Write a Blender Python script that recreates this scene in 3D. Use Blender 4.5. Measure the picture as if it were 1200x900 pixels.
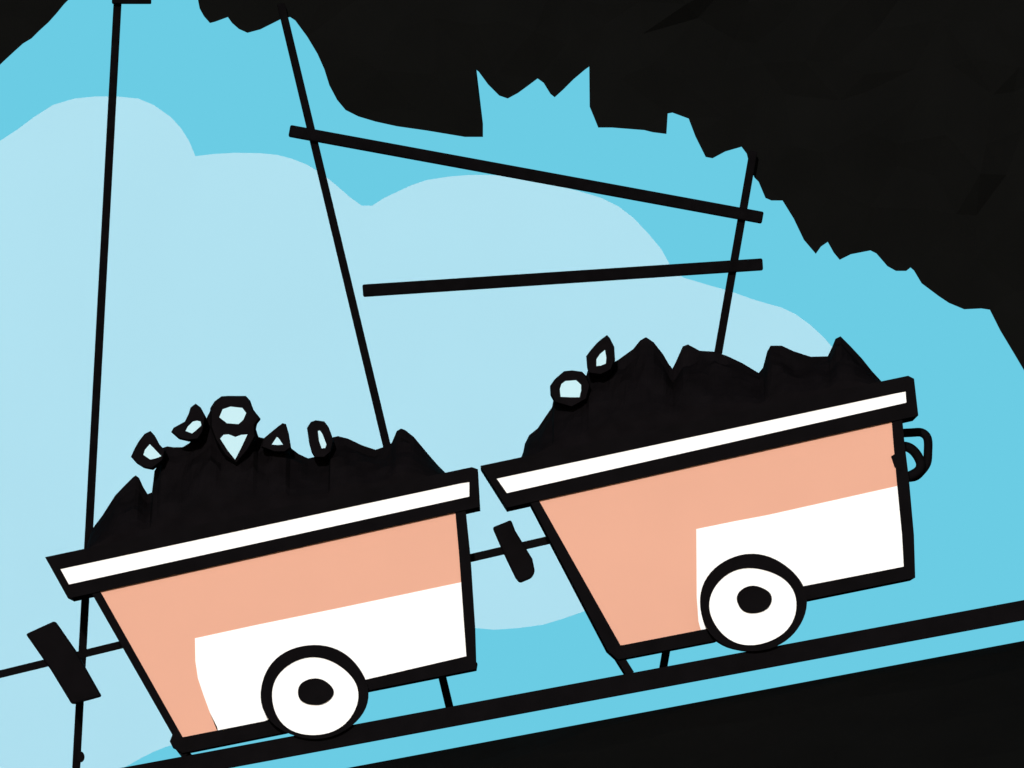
import bpy, bmesh, math, random
from mathutils import Vector, noise
from mathutils.geometry import delaunay_2d_cdt

random.seed(7)
for o in list(bpy.data.objects):
    bpy.data.objects.remove(o, do_unlink=True)
scene = bpy.context.scene
col = scene.collection

# ------------------------------------------------------------------ camera
D = 60.0            # metres from the lens to the near side of the carts
ZC = -0.30          # height of the lens; the ground it stands over is at -1.9
cam_d = bpy.data.cameras.new('camera')
cam = bpy.data.objects.new('camera', cam_d)
col.objects.link(cam)
cam.location = (0, -D, ZC)
cam.rotation_euler = (math.radians(90), 0, 0)
cam_d.sensor_width = 36
cam_d.lens = 36 * D / 6.0
cam_d.shift_y = (960 - 450) / 1200
cam_d.clip_start = 0.5
cam_d.clip_end = 3000
scene.camera = cam

# ------------------------------------------------------------------ light
SUN_EL, SUN_AZ = 14.0, 5.0       # low sun behind the viewer, a touch to the left
w = bpy.data.worlds.new('World')
scene.world = w
w.use_nodes = True
nt = w.node_tree
bg = nt.nodes['Background']
sk = nt.nodes.new('ShaderNodeTexSky')
sk.sky_type = 'NISHITA'
sk.sun_disc = False
sk.sun_elevation = math.radians(SUN_EL)
sk.sun_rotation = math.radians(180 + SUN_AZ)
nt.links.new(sk.outputs[0], bg.inputs[0])
bg.inputs[1].default_value = 0.08
sun_d = bpy.data.lights.new('sun', 'SUN')
sun_d.energy = 3.4
sun_d.angle = math.radians(0.5)
sun_d.color = (1.0, 0.975, 0.94)
sun = bpy.data.objects.new('sun', sun_d)
col.objects.link(sun)
sun.location = (0, -20, 20)
sun.rotation_euler = (math.radians(90 - SUN_EL), 0, math.radians(-SUN_AZ))
scene.view_settings.view_transform = 'Standard'
scene.view_settings.look = 'None'
scene.view_settings.exposure = 0
scene.view_settings.gamma = 1
scene.view_settings.use_curve_mapping = False
scene.render.resolution_x, scene.render.resolution_y = 1024, 768
scene.cycles.max_bounces = 4


# ------------------------------------------------------------------ helpers
def lin(c):
    c = c / 255
    return c / 12.92 if c <= .04045 else ((c + .055) / 1.055) ** 2.4


def mat(name, rgb, rough=0.9, spec=0.1, var=0.0, scale=6.0, bump=0.0):
    m = bpy.data.materials.new(name)
    m.use_nodes = True
    t = m.node_tree
    b = t.nodes['Principled BSDF']
    b.inputs['Roughness'].default_value = rough
    b.inputs['Specular IOR Level'].default_value = spec
    b.inputs['Base Color'].default_value = (*rgb, 1)
    if var or bump:
        tc = t.nodes.new('ShaderNodeTexCoord')
        n = t.nodes.new('ShaderNodeTexNoise')
        n.inputs['Scale'].default_value = scale
        n.inputs['Detail'].default_value = 4
        t.links.new(tc.outputs['Object'], n.inputs['Vector'])
        if var:
            r = t.nodes.new('ShaderNodeValToRGB')
            r.color_ramp.elements[0].position = .3
            r.color_ramp.elements[1].position = .7
            r.color_ramp.elements[0].color = (*[c * (1 - var) for c in rgb], 1)
            r.color_ramp.elements[1].color = (*[min(1, c * (1 + var)) for c in rgb], 1)
            t.links.new(n.outputs['Fac'], r.inputs[0])
            t.links.new(r.outputs[0], b.inputs['Base Color'])
        if bump:
            bp = t.nodes.new('ShaderNodeBump')
            bp.inputs['Strength'].default_value = bump
            t.links.new(n.outputs['Fac'], bp.inputs['Height'])
            t.links.new(bp.outputs[0], b.inputs['Normal'])
    return m


M_ROCK = mat('black_rock', (.0039, .0040, .0038), .95, .01, .08, 2.5)
M_COAL = mat('coal', (.0038, .0031, .0037), .9, .02, .2, 9)
M_IRON = mat('black_iron', (.0027, .0022, .0027), .8, .03, .2, 8)
M_WOOD = mat('black_timber', (.0027, .0023, .0027), .9, .02, .25, 14)
M_PEACH = mat('peach_paint', (.642, .338, .246), .8, .05, .015, 2)
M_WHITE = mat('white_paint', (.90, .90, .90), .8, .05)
M_HIGHLIGHT = mat('coal_highlight', (.44, .66, .74), .7, .05)  # shine of the lit coal faces, put into the base colour
M_CLOUD = mat('pale_cloud', (.320, .575, .708), 1.0, 0, .008, .6)
M_SKY = bpy.data.materials.new('sky_blue')
M_SKY.use_nodes = True
_t = M_SKY.node_tree
for n in list(_t.nodes):
    _t.nodes.remove(n)
_e = _t.nodes.new('ShaderNodeEmission')
_e.inputs[0].default_value = (lin(107), lin(204), lin(228), 1)
_o = _t.nodes.new('ShaderNodeOutputMaterial')
_t.links.new(_e.outputs[0], _o.inputs[0])


def P(px, py, y=0.0):
    """the point of the vertical plane at depth y that the drawing shows at (px, py)"""
    s = (D + y) / D
    return Vector(((px - 600) / 200 * s, y, ZC + (960 - py) / 200 * s))


def parent_inverse(p):                       # every Empty is only translated, in world coordinates
    from mathutils import Matrix
    return Matrix.Translation(p.location).inverted()


def link(name, bm, material, parent=None, smooth=False, bevel=0):
    bmesh.ops.recalc_face_normals(bm, faces=bm.faces)
    me = bpy.data.meshes.new(name)
    bm.to_mesh(me)
    bm.free()
    me.materials.append(material)
    if smooth:
        for p in me.polygons:
            p.use_smooth = True
    o = bpy.data.objects.new(name, me)
    col.objects.link(o)
    if parent:
        o.parent = parent
        o.matrix_parent_inverse = parent_inverse(parent)
    if bevel:
        b = o.modifiers.new('bevel', 'BEVEL')
        b.width = bevel
        b.segments = 2
        b.limit_method = 'ANGLE'
    return o


def empty(name, loc, label, cat, group=None):
    o = bpy.data.objects.new(name, None)
    o.empty_display_size = .2
    o.location = loc
    col.objects.link(o)
    tag(o, label, cat, group)
    return o


def tag(o, label, cat, group=None, kind=None):
    o['label'] = label
    o['category'] = cat
    if group:
        o['group'] = group
    if kind:
        o['kind'] = kind
    return o


def prism(bm, pts, y0, y1, ref=None):
    """closed slab: the pixel outline pts set at depth ref (default y0), from y0 to y1"""
    ref = y0 if ref is None else ref
    w3 = [P(x, y, ref) for x, y in pts]
    a = [bm.verts.new((v.x, y0, v.z)) for v in w3]
    b = [bm.verts.new((v.x, y1, v.z)) for v in w3]
    fs = [bm.faces.new(a), bm.faces.new(list(reversed(b)))]
    n = len(pts)
    for i in range(n):
        bm.faces.new((a[i], b[i], b[(i + 1) % n], a[(i + 1) % n]))
    if n > 4:
        bmesh.ops.triangulate(bm, faces=fs)


def ring(bm, outer, inner, y0, y1, ref=None):
    """closed frame between two outlines of equal count"""
    ref = y0 if ref is None else ref
    n = len(outer)
    vs = []
    for pts in (outer, inner):
        w3 = [P(x, y, ref) for x, y in pts]
        vs.append([bm.verts.new((v.x, y0, v.z)) for v in w3])
        vs.append([bm.verts.new((v.x, y1, v.z)) for v in w3])
    oa, ob, ia, ib = vs
    for i in range(n):
        j = (i + 1) % n
        bm.faces.new((oa[i], oa[j], ia[j], ia[i]))
        bm.faces.new((ob[i], ib[i], ib[j], ob[j]))
        bm.faces.new((oa[i], ob[i], ob[j], oa[j]))
        bm.faces.new((ia[i], ia[j], ib[j], ib[i]))


def bar(bm, p, q, wpx, y0, y1, ref=None, w2=None):
    d = Vector((q[0] - p[0], q[1] - p[1])).normalized()
    n = Vector((-d.y, d.x))
    a, b = wpx / 2, (w2 or wpx) / 2
    prism(bm, [(p[0] + n.x * a, p[1] + n.y * a), (q[0] + n.x * b, q[1] + n.y * b),
               (q[0] - n.x * b, q[1] - n.y * b), (p[0] - n.x * a, p[1] - n.y * a)], y0, y1, ref)


def ellipse(cx, cy, rx, ry, n=48, wob=0.0, ph=0.0):
    out = []
    for i in range(n):
        a = 2 * math.pi * i / n
        k = 1 + wob * math.sin(3 * a + ph) + wob * .6 * math.sin(5 * a + 2 * ph)
        out.append((cx + rx * k * math.cos(a), cy + ry * k * math.sin(a)))
    return out


def tube(bm, pts, r, seg=10):
    rings = []
    n = len(pts)
    for i, p in enumerate(pts):
        t = (pts[min(i + 1, n - 1)] - pts[max(i - 1, 0)]).normalized()
        u = Vector((0, 1, 0))
        v = t.cross(u).normalized()
        rings.append([bm.verts.new(p + (u * math.cos(2 * math.pi * k / seg) + v * math.sin(2 * math.pi * k / seg)) * r)
                      for k in range(seg)])
    for i in range(n - 1):
        for k in range(seg):
            bm.faces.new((rings[i][k], rings[i][(k + 1) % seg], rings[i + 1][(k + 1) % seg], rings[i + 1][k]))
    bm.faces.new(rings[0])
    bm.faces.new(list(reversed(rings[-1])))


def smooth_path(pts, k=4):
    out = []
    n = len(pts)
    for i in range(n - 1):
        p0, p1, p2, p3 = pts[max(i - 1, 0)], pts[i], pts[i + 1], pts[min(i + 2, n - 1)]
        for j in range(k):
            t = j / k
            out.append(tuple(.5 * (2 * p1[c] + (p2[c] - p0[c]) * t + (2 * p0[c] - 5 * p1[c] + 4 * p2[c] - p3[c]) * t * t
                                   + (3 * p1[c] - p0[c] - 3 * p2[c] + p3[c]) * t ** 3) for c in (0, 1)))
    out.append(pts[-1])
    return out


def inside(p, poly):
    r = False
    n = len(poly)
    for i in range(n):
        a, b = poly[i], poly[(i + 1) % n]
        if (a[1] > p[1]) != (b[1] > p[1]) and p[0] < (b[0] - a[0]) * (p[1] - a[1]) / (b[1] - a[1]) + a[0]:
            r = not r
    return r


def edge_dist(p, poly):
    best = 1e9
    n = len(poly)
    for i in range(n):
        ax, ay = poly[i]
        bx, by = poly[(i + 1) % n]
        dx, dy = bx - ax, by - ay
        L = dx * dx + dy * dy
        t = 0 if L == 0 else max(0, min(1, ((p[0] - ax) * dx + (p[1] - ay) * dy) / L))
        best = min(best, math.hypot(p[0] - ax - t * dx, p[1] - ay - t * dy))
    return best


def cells(poly, step):
    """triangles filling an outline (X, Z metres) with jittered inner points"""
    xs = [p[0] for p in poly]
    zs = [p[1] for p in poly]
    pts = [Vector(p) for p in poly]
    n = len(pts)
    x = min(xs)
    while x < max(xs):
        z = min(zs)
        while z < max(zs):
            q = (x + random.uniform(-.35, .35) * step, z + random.uniform(-.35, .35) * step)
            if inside(q, poly) and edge_dist(q, poly) > step * .3:
                pts.append(Vector(q))
            z += step
        x += step
    v, e, f, *_ = delaunay_2d_cdt(pts, [(i, (i + 1) % n) for i in range(n)], [], 1, 1e-5)
    return v, f


# ------------------------------------------------------------------ setting: sky, ground
bm = bmesh.new()
R = 210.0
cols = []
for i in range(49):
    a = math.radians(-82 + 164 * i / 48)
    cols.append([bm.verts.new((R * math.sin(a), -D + R * math.cos(a), z)) for z in (-4, 20, 60, 120)])
for i in range(48):
    for j in range(3):
        bm.faces.new((cols[i][j], cols[i + 1][j], cols[i + 1][j + 1], cols[i][j + 1]))
o = link('sky', bm, M_SKY, smooth=True)
o['kind'] = 'structure'


def crest(x):
    px = x * 200 + 600
    z = P(0, 845 - .188 * (px - 700), 0).z
    return max(-1.9, min(z, 2.6))


def gprof(y):
    def ss(t):
        t = max(0, min(1, t))
        return t * t * (3 - 2 * t)
    if y < -.1:
        return ss((y + 6.1) / 6)
    if y <= 1.2:
        return 1
    return 1 - ss((y - 1.2) / 5)


gx = [-700, -300, -150, -80, -40, -25, -16] + [-12 + .5 * i for i in range(57)] + [18, 22, 30, 45, 80, 150, 300, 700]
gy = [-700, -300, -150, -90, -60, -40, -25, -15, -10, -8] + [-6.5 + .5 * i for i in range(13)] + [-.1, .3, .8, 1.2, 1.6, 2, 2.5, 3, 3.5, 4,
      4.5, 5, 5.5, 6.2, 8, 12, 20, 40, 80, 150, 300, 700]
bm = bmesh.new()
g = []
for yy in gy:
    row = []
    for xx in gx:
        k = gprof(yy)
        z = -1.9 + (crest(xx) + 1.9) * k
        if yy < -.4 or yy > 1.4:
            amp = .12 if abs(yy) < 15 else .05
            z -= amp * abs(noise.noise((xx * .9, yy * .9, 3.1)))
        row.append(bm.verts.new((xx, yy, z)))
    g.append(row)
for i in range(len(gy) - 1):
    for j in range(len(gx) - 1):
        bm.faces.new((g[i][j], g[i][j + 1], g[i + 1][j + 1], g[i + 1][j]))
o = link('ground', bm, M_ROCK)
o['kind'] = 'structure'

# ------------------------------------------------------------------ the rock masses
RIM = [(232, 0), (234, 10), (239, 19), (246, 27), (252, 25.5), (267, 20), (272, 27), (280, 34), (290, 38.5), (305, 34.5), (320, 27),
       (330, 22), (340, 20), (346, 24), (360, 43), (372, 63), (380, 81), (386, 100), (395, 117), (405, 129), (420, 136.5), (440, 142.5),
       (465, 148), (500, 153), (524, 157), (545, 160.5), (566, 160.5), (566, 145), (561, 117), (557, 81), (561, 84), (572, 99),
       (585, 112), (595, 115.5), (607, 109), (618, 101), (630, 92), (637, 97), (645, 110), (650, 114), (660, 105), (672, 93),
       (685, 82), (690.5, 78), (691, 125), (696, 137), (701, 149.5), (717, 149.5), (755, 152.5), (765, 155), (781, 157), (782.5, 133),
       (788, 132), (807, 139), (815, 160), (827, 184), (835, 185.5), (850, 177.5), (869, 172), (875, 180), (879, 196), (884, 208),
       (889, 213), (897, 232), (904, 235), (917, 235), (930, 256), (942, 281), (956, 297.5), (962, 289), (970, 283.5), (977, 296),
       (984, 304.5), (997, 298), (1020, 293.5), (1027, 297), (1040, 312), (1050, 317.5), (1062, 317.5), (1067, 313.5), (1071, 317),
       (1080, 332), (1100, 347), (1112, 355), (1130, 362.5), (1150, 361.5), (1160, 363), (1172, 387), (1190, 417), (1200, 434),
       (1222, 470), (1240, 530), (1262, 590), (1285, 640), (1300, 720), (1322, 790), (1330, 900)]
RIGHT = RIM + [(1900, 900), (1930, 500), (1880, 100), (1920, -300), (1700, -420), (1300, -380), (900, -450), (500, -400), (260, -460),
               (200, -340), (228, -240), (206, -150), (224, -60)]
LEFT = [(80, 0), (75, 5), (66, 16), (57, 26), (46, 36), (37, 45), (27, 51), (17, 60), (4, 72), (-12, 88), (-40, 150), (-70, 300),
        (-110, 420), (-130, 600), (-190, 760), (-210, 930), (-280, 1100), (-300, 1290), (-760, 1290), (-720, 900), (-790, 400),
        (-730, 0), (-760, -400), (-400, -460), (-100, -390), (40, -440), (95, -300), (78, -180), (112, -90), (100, -30)]


def rock(name, outline, back_shift, label):
    y0, y1 = 1.15, 4.5
    poly = [(P(x, y, y0).x, P(x, y, y0).z) for x, y in outline]
    v, f = cells(poly, .22)
    bm = bmesh.new()
    n = len(poly)
    def side(i):
        # walls that lean over the opening recede the other way
        x = outline[i][0]
        return -.06 if (545 <= x <= 566.5 or 755 <= x <= 782.6) else back_shift[0]
    front = []
    for i, q in enumerate(v):
        y = y0
        if i >= n:
            d = edge_dist(q, poly)
            h = abs(noise.noise((q.x * 1.3, q.y * 1.3, 1.7))) + .5 * abs(noise.noise((q.x * 3.1, q.y * 3.1, 5)))
            y = y0 - min(1, d / .35) * (.03 + .17 * h) * (.6 if d < .6 else 1.2)
        front.append(bm.verts.new((q.x, y, q.y)))
    for t in f:
        bm.faces.new([front[i] for i in t])
    s = (D + y1) / (D + y0)
    back = [bm.verts.new(((q[0] + side(i)) * s, y1, (q[1] + back_shift[1] - ZC) * s + ZC)) for i, q in enumerate(poly)]
    for i in range(n):
        bm.faces.new((front[i], front[(i + 1) % n], back[(i + 1) % n], back[i]))
    for t in delaunay_2d_cdt([Vector(q) for q in poly], [(i, (i + 1) % n) for i in range(n)], [], 1, 1e-5)[2]:
        bm.faces.new([back[i] for i in reversed(t)])
    o = link(name, bm, M_ROCK)
    tag(o, label, 'rock', 'black rock masses round the opening')
    return o


rock('rock_overhang', RIGHT, (.10, .50), 'large jagged black rock overhang descending over the upper right of the tracks')
rock('rock_overhang', LEFT, (-.30, .30), 'small smooth-edged corner of black rock beside the tall lone post')

# ------------------------------------------------------------------ cloud
CL = [(-420, 420), (-330, 330), (-230, 300), (-170, 240), (-90, 190), (-30, 182), (0, 165), (20, 152), (40, 137), (62, 123), (87, 115.5),
      (112, 113), (137, 113), (162, 115.5), (180, 123), (200, 137), (212, 150), (222, 166), (229, 183), (250, 180.5), (275, 179),
      (305, 179.5), (325, 181.5), (342, 186), (360, 193), (378, 204), (394, 217), (410, 231), (424, 241), (436, 241), (450, 232), (465, 225),
      (482, 217), (500, 211), (525, 207), (550, 205), (575, 205), (600, 207), (637, 214), (675, 223), (705, 232), (725, 242), (742, 255),
      (760, 274), (775, 292), (786, 312), (800, 325), (830, 334), (855, 341), (880, 350), (900, 356), (915, 360), (932, 368), (950, 381),
      (966, 396), (978, 410), (1000, 440), (1008, 480), (990, 520), (950, 560), (900, 590), (840, 620), (790, 650), (740, 680), (710, 703),
      (683, 717), (660, 725), (637, 732), (608, 736), (579, 738), (557, 736), (520, 728), (480, 760), (420, 800), (340, 838), (270, 858),
      (215, 870), (195, 875), (180, 881), (166, 888), (150, 897), (120, 912), (60, 930), (-40, 945), (-160, 930), (-260, 900), (-330, 840),
      (-400, 790), (-440, 700), (-500, 600), (-470, 500)]
YC = 60.0
CL = [(x, y) for x, y in CL]
poly = [(P(x, y, YC - 1.5).x, P(x, y, YC - 1.5).z) for x, y in CL]
v, f = cells(poly, 1.2)
bm = bmesh.new()
n = len(poly)


def cloud_shell(y, sgn):
    """one side of the cloud; the far side is drawn in, so the flanks slope away"""
    k = 1 if sgn < 0 else .86
    out = []
    for q in v:
        out.append(bm.verts.new((q.x, y, 4.0 + (q.y - 4.0) * k)))
    for t in f:
        bm.faces.new([out[i] for i in (t if sgn < 0 else reversed(t))])
    return out


fr = cloud_shell(YC - 1.5, -1)
bk = cloud_shell(YC + 1.5, 1)
for i in range(n):
    j = (i + 1) % n
    bm.faces.new((fr[i], fr[j], bk[j], bk[i]))
o = link('cloud', bm, M_CLOUD)
tag(o, 'big pale blue cloud with rounded billows spread across the sky', 'cloud')

# ------------------------------------------------------------------ the track


def rail_top(px):
    return 796 - .186 * (px - 700)


tr = empty('rail_track', P(600, rail_top(600), .4), 'sloping black rail track the two ore carts run on', 'rail track')
X0, X1 = -420, 1640
for y0, y1, lift in ((-.072, -.014, 0), (.815, .873, 2)):
    bm = bmesh.new()
    zt = 0
    prism(bm, [(X0, rail_top(X0) + zt), (X1, rail_top(X1) + zt), (X1, rail_top(X1) + 24 - lift * 3), (X0, rail_top(X0) + 24 - lift * 3)], y0, y1, -.072)
    link('rail', bm, M_IRON, tr, bevel=.006)
bm = bmesh.new()
prism(bm, [(X0, rail_top(X0) + 1), (X1, rail_top(X1) + 1), (X1, rail_top(X1) + 17), (X0, rail_top(X0) + 17)], .96, 1.12, 0)
link('edge_beam', bm, M_WOOD, tr, bevel=.008)
for i in range(20):
    x = X0 + 40 + i * 104
    bm = bmesh.new()
    prism(bm, [(x, rail_top(x) + 6), (x + 34, rail_top(x + 34) + 6), (x + 34, rail_top(x + 34) + 18), (x, rail_top(x) + 18)], -.008, .957, 0)
    link('sleeper', bm, M_WOOD, tr)
for x in (-330, 1420):
    bm = bmesh.new()
    z0 = P(x, rail_top(x) + 23, 0)
    prism(bm, [(x, rail_top(x) + 20), (x + 60, rail_top(x + 60) + 20), (x + 60, rail_top(x) + 90), (x, rail_top(x) + 90)], -.01, .81, 0)
    link('bearer', bm, M_WOOD, tr)

# ------------------------------------------------------------------ timber
fr_t = empty('mine_support', P(520, 830, 1.0), 'black timber frame of two leaning posts and two cross bars behind the carts', 'timber frame')
bm = bmesh.new()
bar(bm, (329, 4), (528.5, 836), 9.4, 1.0, 1.055)
link('post', bm, M_WOOD, fr_t, bevel=.006)
bm = bmesh.new()
bar(bm, (883, 177), (776, 790), 9.4, 1.0, 1.055)
link('post', bm, M_WOOD, fr_t, bevel=.006)
bm = bmesh.new()
bar(bm, (339, 153), (894, 255), 14, .94, .997)
link('cross_bar', bm, M_WOOD, fr_t, bevel=.01)
bm = bmesh.new()
bar(bm, (425, 340.5), (894, 309.5), 14.5, .94, .997, w2=14)
link('cross_bar', bm, M_WOOD, fr_t, bevel=.01)

tp = empty('timber_post', P(88, 906, 1.0), 'tall lone thin black post left of the front cart', 'post')
bm = bmesh.new()
bar(bm, (148, -190), (88.5, 911), 9.2, 1.0, 1.05)
link('post', bm, M_WOOD, tp, bevel=.006)
bm = bmesh.new()
bar(bm, (131, -3), (177, -3), 14, .94, .997)
link('cross_piece', bm, M_WOOD, tp, bevel=.006)
bm = bmesh.new()
prism(bm, ellipse(94.5, 887, 4.5, 6.5, 14), .975, .999)
link('bolt_head', bm, M_IRON, tp)

# ------------------------------------------------------------------ carts
DEP = .80


def make_cart(label, body, outer, inner, patch, rim_out, rim_in, wheel, stub):
    base = P(wheel['c'][0], rail_top(wheel['c'][0]), .4)
    c = empty('mine_cart', base, label, 'mine cart', 'mine carts coupled in a row on the track')
    bm = bmesh.new()
    prism(bm, body, 0, DEP)
    link('body', bm, M_PEACH, c)
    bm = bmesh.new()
    prism(bm, patch, -.002, .02, 0)
    link('patch', bm, M_WHITE, c)  # slightly raised white area over part of the peach side
    bm = bmesh.new()
    ring(bm, outer, inner, -.014, .03, 0)
    ring(bm, outer, inner, DEP - .03, DEP + .014, 0)
    # corner bars running across the cart at each end and under the floor
    for i in range(len(outer)):
        if i in stub['corners']:
            ox, oy = outer[i]
            ix, iy = inner[i]
            prism(bm, [(ox, oy), (ox + (ix - ox) * .5 + 7, oy + (iy - oy) * .5), (ix, iy), (ox + (ix - ox) * .5 - 3, oy + (iy - oy) * .5 - 6)], .031, DEP - .031, 0)
    link('edge_frame', bm, M_IRON, c)
    bm = bmesh.new()
    bar(bm, stub['p'], stub['q'], stub['w'], .02, .07)
    link('guard_stub', bm, M_IRON, c)
    bm = bmesh.new()
    bar(bm, stub['p'], stub['q'], stub['w'], DEP - .07, DEP - .02, .02)
    link('guard_stub', bm, M_IRON, c)
    # rim: white boards with black edging
    bm = bmesh.new()
    n = len(rim_out)
    mid = [((a[0] * .4 + b[0] * .6), (a[1] * .4 + b[1] * .6)) for a, b in zip(rim_out, rim_in)]
    prism(bm, mid, -.024, -.002, 0)
    prism(bm, mid, DEP + .002, DEP + .024, 0)
    rim = link('rim', bm, M_WHITE, c)
    bm = bmesh.new()
    ring(bm, rim_out, rim_in, -.030, .012, 0)
    ring(bm, rim_out, rim_in, DEP - .012, DEP + .030, 0)
    l_end = [rim_out[0], mid[0], mid[-1], rim_out[-1]]
    r_end = [rim_out[2], rim_out[3], mid[3], mid[2]]
    prism(bm, l_end, .013, DEP - .013, 0)
    prism(bm, r_end, .013, DEP - .013, 0)
    link('rim_edging', bm, M_IRON, rim)
    # wheels
    for far in (False, True):
        def yy(a, b):
            return (DEP - b, DEP - a) if far else (a, b)
        k = .94 if far else 1
        cx, cy = wheel['c']
        ph = wheel['ph']
        wl = empty('wheel', P(cx, cy, DEP if far else 0), '', '')
        del wl['label']
        del wl['category']
        wl.parent = c
        wl.matrix_parent_inverse = parent_inverse(c)
        ic = wheel['ic']
        bm = bmesh.new()
        ring(bm, ellipse(cx, cy, wheel['r'][0] * k, wheel['r'][1] * k, 56, .012, ph),
             ellipse(ic[0], ic[1], wheel['ir'][0] * k, wheel['ir'][1] * k, 56, .014, ph + 1), *yy(-.125, -.078), 0)
        # the tread behind the flange, which is what rests on the rail
        tread_r = wheel['tr']
        prism(bm, ellipse(cx, cy, tread_r + 2, tread_r, 40), *yy(-.077, -.010), 0)
        link_local('tyre', bm, M_IRON, wl)
        bm = bmesh.new()
        prism(bm, ellipse(ic[0], ic[1], wheel['ir'][0] * k + 2.5, wheel['ir'][1] * k + 2.5, 56), *yy(-.117, -.080), 0)
        link_local('disc', bm, M_WHITE, wl)
        bm = bmesh.new()
        hc = wheel['h']
        prism(bm, ellipse(hc[0], hc[1], hc[2], hc[3], 32, .022, ph + .5), *yy(-.135, -.114), 0)
        link_local('hub', bm, M_IRON, wl, bevel=.006)
    bm = bmesh.new()
    prism(bm, ellipse(wheel['c'][0], wheel['c'][1], 9, 9, 16), -.076, DEP + .076, 0)
    link('axle', bm, M_IRON, c)
    return c


def link_local(name, bm, m, parent, bevel=0):
    # vertices are in world coordinates: cancel the chain of Empties above
    return link(name, bm, m, parent, bevel=bevel)


O1 = [(105, 691), (545, 592), (551, 650), (556.5, 735), (558, 784), (427, 810), (333, 858.5), (214, 882.5), (203, 877), (199, 869), (202, 861)]
I1 = [(112.5, 684), (533, 594), (538, 650), (544, 735), (546.5, 769), (426, 797), (310, 845), (218, 863.2), (215, 863.7), (214, 863.8), (212.5, 861)]
B1 = [((a[0] + b[0]) / 2, (a[1] + b[1]) / 2) for a, b in zip(O1, I1)]
cart1 = make_cart('lower peach and white ore cart, its white patch curving at the left end',
                  B1, O1, I1,
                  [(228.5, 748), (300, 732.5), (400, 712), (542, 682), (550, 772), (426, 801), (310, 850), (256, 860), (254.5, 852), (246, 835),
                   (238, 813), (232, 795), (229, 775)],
                  [(53, 653), (553, 547.5), (560, 550), (562.5, 594), (80, 701.5)],
                  [(71, 667), (540, 566.5), (550, 565), (550, 582), (81, 685)],
                  dict(c=(368.5, 811.5), r=(63, 55), ic=(369, 816.5), ir=(50.5, 45.5), h=(370, 811, 21, 15.5), tr=45.5, ph=.4),
                  dict(p=(206, 872), q=(217, 886), w=8, corners=(0, 4, 7)))

O2 = [(621, 588), (1057, 488), (1060, 520), (1065, 560), (1071, 627), (1072.5, 677), (947, 702.5), (840, 750.5), (724, 773), (712, 762)]
I2 = [(628.5, 581), (1044.5, 488), (1047, 520), (1050.5, 560), (1057, 627), (1059, 664), (936, 688), (830, 736.5), (730, 756), (727, 756)]
B2 = [((a[0] + b[0]) / 2, (a[1] + b[1]) / 2) for a, b in zip(O2, I2)]
cart2 = make_cart('upper peach and white ore cart with an iron loop hook on its end',
                  B2, O2, I2,
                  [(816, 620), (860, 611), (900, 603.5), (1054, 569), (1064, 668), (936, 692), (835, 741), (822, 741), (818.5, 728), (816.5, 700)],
                  [(563, 546), (1064, 440.5), (1071, 444), (1076, 487), (594, 595)],
                  [(582, 561), (1050, 461), (1061, 459), (1062, 472), (594, 578)],
                  dict(c=(881.5, 707), r=(62.5, 57), ic=(881.5, 711), ir=(51, 45), h=(883, 703, 20.5, 16), tr=54, ph=1.3),
                  dict(p=(719, 758), q=(739, 790), w=9.5, corners=(0, 5, 8)))
# iron loop on the upper cart's end
YH = .4
bm = bmesh.new()
path = smooth_path([(1050, 508), (1068, 507), (1080, 507), (1087, 514), (1087.5, 530), (1086, 543), (1079, 553), (1071, 559), (1054, 560)], 4)
tube(bm, [P(x, y, YH) for x, y in path], .027)
hk = link('hook', bm, M_IRON, cart2, smooth=True)
bm = bmesh.new()
path = smooth_path([(1052, 523), (1064, 524), (1073, 531), (1079, 543), (1076, 552), (1064, 559)], 4)
tube(bm, [P(x, y, YH - .045) for x, y in path], .030)
link('inner_ring', bm, M_IRON, hk, smooth=True)
bm = bmesh.new()
prism(bm, [(1044, 535), (1053, 529), (1059, 538), (1057, 552), (1048, 547)], -.02, -.014, 0)
link('rivet_plate', bm, M_IRON, cart2)

# ------------------------------------------------------------------ couplings


def drawbar(label, p, q, wpx, block):
    r = empty('drawbar', P((p[0] + q[0]) / 2, (p[1] + q[1]) / 2, .4), label, 'coupling', 'couplings between the carts')
    bm = bmesh.new()
    bar(bm, p, q, wpx, .38, .42)
    link('bar', bm, M_IRON, r)
    bm = bmesh.new()
    prism(bm, block, .32, .48)
    link('coupling_block', bm, M_IRON, r, bevel=.012)


drawbar('thin black coupling bar with a tilted block joining the two carts', (540, 656.5), (655, 630), 9.5,
        [(577, 618), (599, 609), (604, 622), (624, 655), (627, 670), (623, 677), (609, 683), (604, 677), (590, 648)])
drawbar('black coupling bar with a large tilted block crossing the lone post', (-230, 846), (152, 753), 9,
        [(30, 743), (64, 727.5), (88, 762), (118.5, 816), (84, 825.5), (60, 786)])

# ------------------------------------------------------------------ coal


def interp(pts, x):
    if x <= pts[0][0]:
        return pts[0][1]
    for a, b in zip(pts, pts[1:]):
        if a[0] <= x <= b[0]:
            return a[1] + (b[1] - a[1]) * (x - a[0]) / max(1e-6, b[0] - a[0])
    return pts[-1][1]


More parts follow.
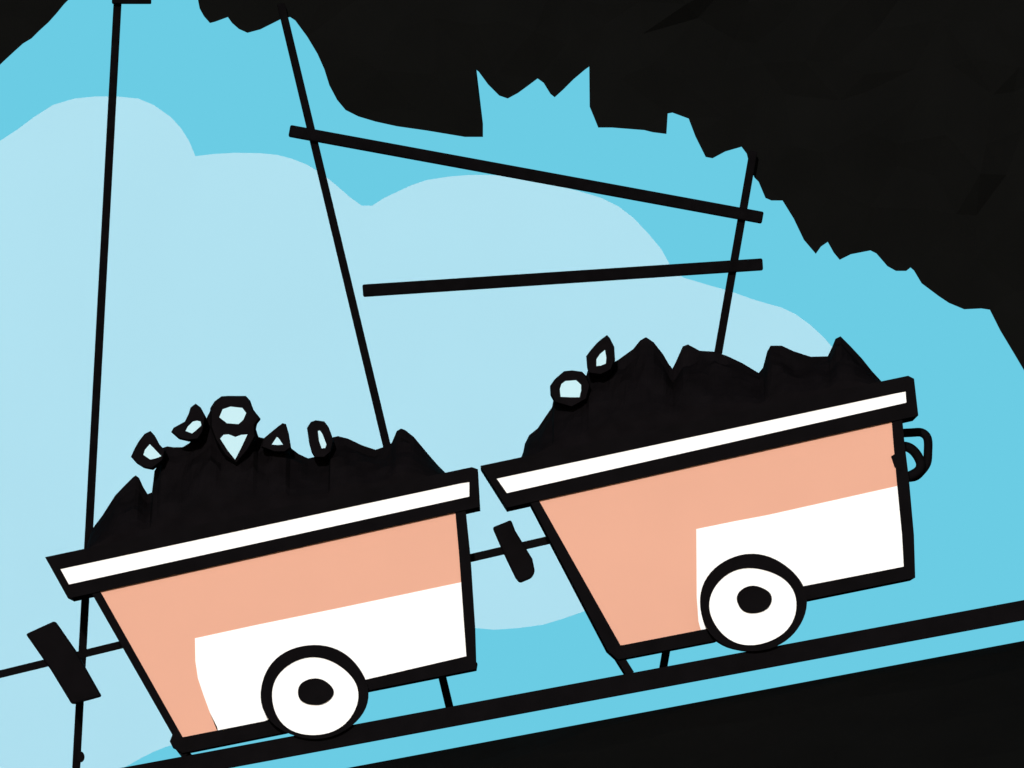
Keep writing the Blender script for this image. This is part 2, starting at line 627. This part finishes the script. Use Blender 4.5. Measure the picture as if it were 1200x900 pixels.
def heap(label, sil, r0, r1):
    """coal filling the cart: ridge follows the drawn outline, sides fall to the rim"""
    YR = .4
    xs = sorted(set([p[0] for p in sil] + [sil[0][0] + (sil[-1][0] - sil[0][0]) * i / 60 for i in range(61)]))
    rows = [(.035, .30), (.07, .42), (.13, .58), (.20, .72), (.28, .86), (.35, .93), (.40, 1.0), (.46, .92), (.54, .78), (.62, .62), (.70, .46), (.765, .30)]
    bm = bmesh.new()
    G = []
    for y, fz in rows:
        row = []
        for i, x in enumerate(xs):
            top = P(x, interp(sil, x), YR)
            base = P(x, r0[1] + (r1[1] - r0[1]) * (x - r0[0]) / (r1[0] - r0[0]), YR).z
            k = fz
            if fz < 1:
                k = fz * (1 - .26 * abs(noise.noise((x * .022, y * 5, 2.2))) - .10 * abs(noise.noise((x * .05, y * 11, 7))))
            row.append(bm.verts.new((top.x, y, base + max(.0, top.z - base) * k)))
        G.append(row)
    low = []
    for y in (rows[0][0], rows[-1][0]):
        low.append([bm.verts.new((v.co.x, y, P(0, r0[1] + (r1[1] - r0[1]) * (x - r0[0]) / (r1[0] - r0[0]), YR).z - .09)) for v, x in zip(G[0], xs)])
    allr = [low[0]] + G + [low[1]]
    m = len(xs)
    for a, b in zip(allr, allr[1:]):
        for j in range(m - 1):
            bm.faces.new((a[j], a[j + 1], b[j + 1], b[j]))
    for j in range(m - 1):
        bm.faces.new((low[1][j], low[1][j + 1], low[0][j + 1], low[0][j]))
    bm.faces.new([r[0] for r in allr])
    bm.faces.new([r[-1] for r in reversed(allr)])
    o = link('coal_heap', bm, M_COAL)
    tag(o, label, 'coal heap', 'heaps of coal in the carts', 'stuff')


S1 = [(99, 652), (104, 632), (108, 620), (120, 604), (135, 580.5), (146, 569), (155, 560), (159, 557), (163, 560), (168, 571), (173, 579), (178, 577),
      (181, 552), (186, 543), (190, 525), (196, 523), (203, 524), (214, 524), (222, 519), (232, 505), (242, 490), (248, 478), (260, 500), (290, 500), (298, 497), (303, 512), (315, 515), (328, 503),
      (336, 505), (341, 525), (350, 532), (361, 537), (386, 532), (388, 513), (396, 511), (408, 514), (425, 522), (440, 527), (452, 523), (459, 519), (462, 512),
      (465, 505), (470, 502), (475, 504), (485, 512), (500, 530), (513, 545), (524, 556)]
S2 = [(610, 538), (613, 530), (615, 520), (620, 510), (630, 502), (640, 487), (647, 477), (649, 465), (660, 460), (680, 452), (687, 440), (690, 430), (712, 428),
      (724, 422), (733, 415.5), (742, 409), (750, 399), (757, 395), (766, 401), (777, 415), (784, 427), (788, 432), (792, 424), (800, 406), (806, 403.5), (820, 411),
      (837, 412), (852, 417), (870, 425.5), (889, 437), (894, 431), (899, 412), (903, 405), (916, 405), (930, 411.5), (950, 418), (970, 417.5),
      (975, 407), (979, 397), (985, 394), (997, 406), (1010, 420), (1022, 435), (1034, 448)]
heap('black coal heaped in the lower cart', S1, (71, 662), (550, 560))
heap('black coal heaped in the upper cart, with sharp peaks', S2, (582, 556), (1061, 454))


def lump(label, outline, highlight_facets, y0=.09, y1=.42):
    cx = sum(p[0] for p in outline) / len(outline)
    cy = sum(p[1] for p in outline) / len(outline)
    r = empty('coal_lump', P(cx, max(p[1] for p in outline), (y0 + y1) / 2), label, 'coal lump', 'separate coal lumps with pale faces')
    bm = bmesh.new()
    n = len(outline)
    yf, yb = y0, y1
    lay = []
    for y, k in ((yf, .93), (yf + .05, 1.0), (yb - .1, .97), (yb, .6)):
        lay.append([bm.verts.new((q.x, y, q.z)) for q in [P(cx + (x - cx) * k, cy + (yy - cy) * k, y0) for x, yy in outline]])
    for a, b in zip(lay, lay[1:]):
        for i in range(n):
            bm.faces.new((a[i], a[(i + 1) % n], b[(i + 1) % n], b[i]))
    fs = [bm.faces.new(lay[0]), bm.faces.new(list(reversed(lay[-1])))]
    bmesh.ops.triangulate(bm, faces=fs)
    link('lump_body', bm, M_COAL, r)
    for fc in highlight_facets:
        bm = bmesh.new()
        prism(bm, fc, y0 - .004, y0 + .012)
        link('highlight_facet', bm, M_HIGHLIGHT, r)  # highlight on the black coal, set in as a pale blue piece


lump('pointed coal lump with one pale face, lowest of the three on the heap\'s left slope',
     [(176, 504.5), (181, 510), (187, 521), (194, 528), (191, 540), (178, 550), (168, 548), (160, 543), (153, 535), (157, 526), (162, 517), (169, 508)],
     [[(175.5, 520.5), (180, 525), (189, 534.5), (183, 537), (176, 538.5), (168, 533), (170, 527)]])
lump('tilted coal lump with a long pale face, just left of the gem-shaped one',
     [(229, 472.5), (235, 477), (241, 488), (238, 506), (232, 515), (220, 516.5), (209, 514), (200, 506), (203, 501), (216, 494), (221, 484), (223, 477)],
     [[(231, 493), (235, 494), (236, 498.5), (230, 504), (225, 508), (217.5, 505), (220, 500), (226, 494)]])
lump('gem-shaped coal lump crowning the heap, with two pale faces',
     [(259, 464), (266, 463.5), (288, 463.5), (293, 469), (297, 480), (305, 490), (299, 498), (300, 512), (290, 530), (277, 545), (264, 536), (252, 516), (246, 500), (246, 478), (251, 470)],
     [[(261, 479.5), (270, 476.5), (284, 478), (288.5, 484), (285, 492), (279.5, 497), (266, 496), (257, 489)],
      [(258, 514), (262, 509.5), (268, 509), (276, 512), (283, 509.5), (290, 509), (283, 524), (275.5, 538.5), (267, 528)]])
lump('little triangular coal lump between the gem-shaped and the oval one',
     [(326, 499), (331, 495.5), (335, 496.5), (338, 507), (341, 525), (334, 530), (322, 530), (306, 524), (308, 514), (315, 508)],
     [[(324.5, 512), (327, 514), (331.5, 521), (325, 521.5), (318.5, 521)]])
lump('oval upright coal lump with a narrow pale face near the leaning post',
     [(359.5, 501), (364, 494), (370, 492), (380, 493.5), (385, 500), (388, 508), (391, 517), (388, 530), (380, 537), (369, 537), (365, 530), (362, 519)],
     [[(372.5, 505), (375, 504.5), (378, 509), (382.5, 521), (381, 525), (377, 525.5), (374, 517)]])
lump('rounded coal lump with a wide pale face low on the upper cart\'s heap',
     [(644.5, 452), (650, 444), (661, 434.5), (670, 433.5), (682, 435), (688, 441), (692, 452), (688, 468), (670, 478), (650, 472), (645, 463)],
     [[(656, 456), (658, 450), (662.5, 446.5), (675, 445.5), (681, 451), (681, 458), (679, 465.5), (668, 465.5), (657, 465)]])
lump('narrow upright coal lump with a slim pale face on the upper cart\'s heap',
     [(687, 417), (692, 410), (700, 401), (706, 396), (711.5, 392), (715, 396), (720, 406), (721, 422), (716, 434), (704, 440), (690, 438), (688, 430)],
     [[(709, 410), (710.5, 419), (710, 426), (704, 428.5), (699, 429), (699, 421), (703, 415)]])
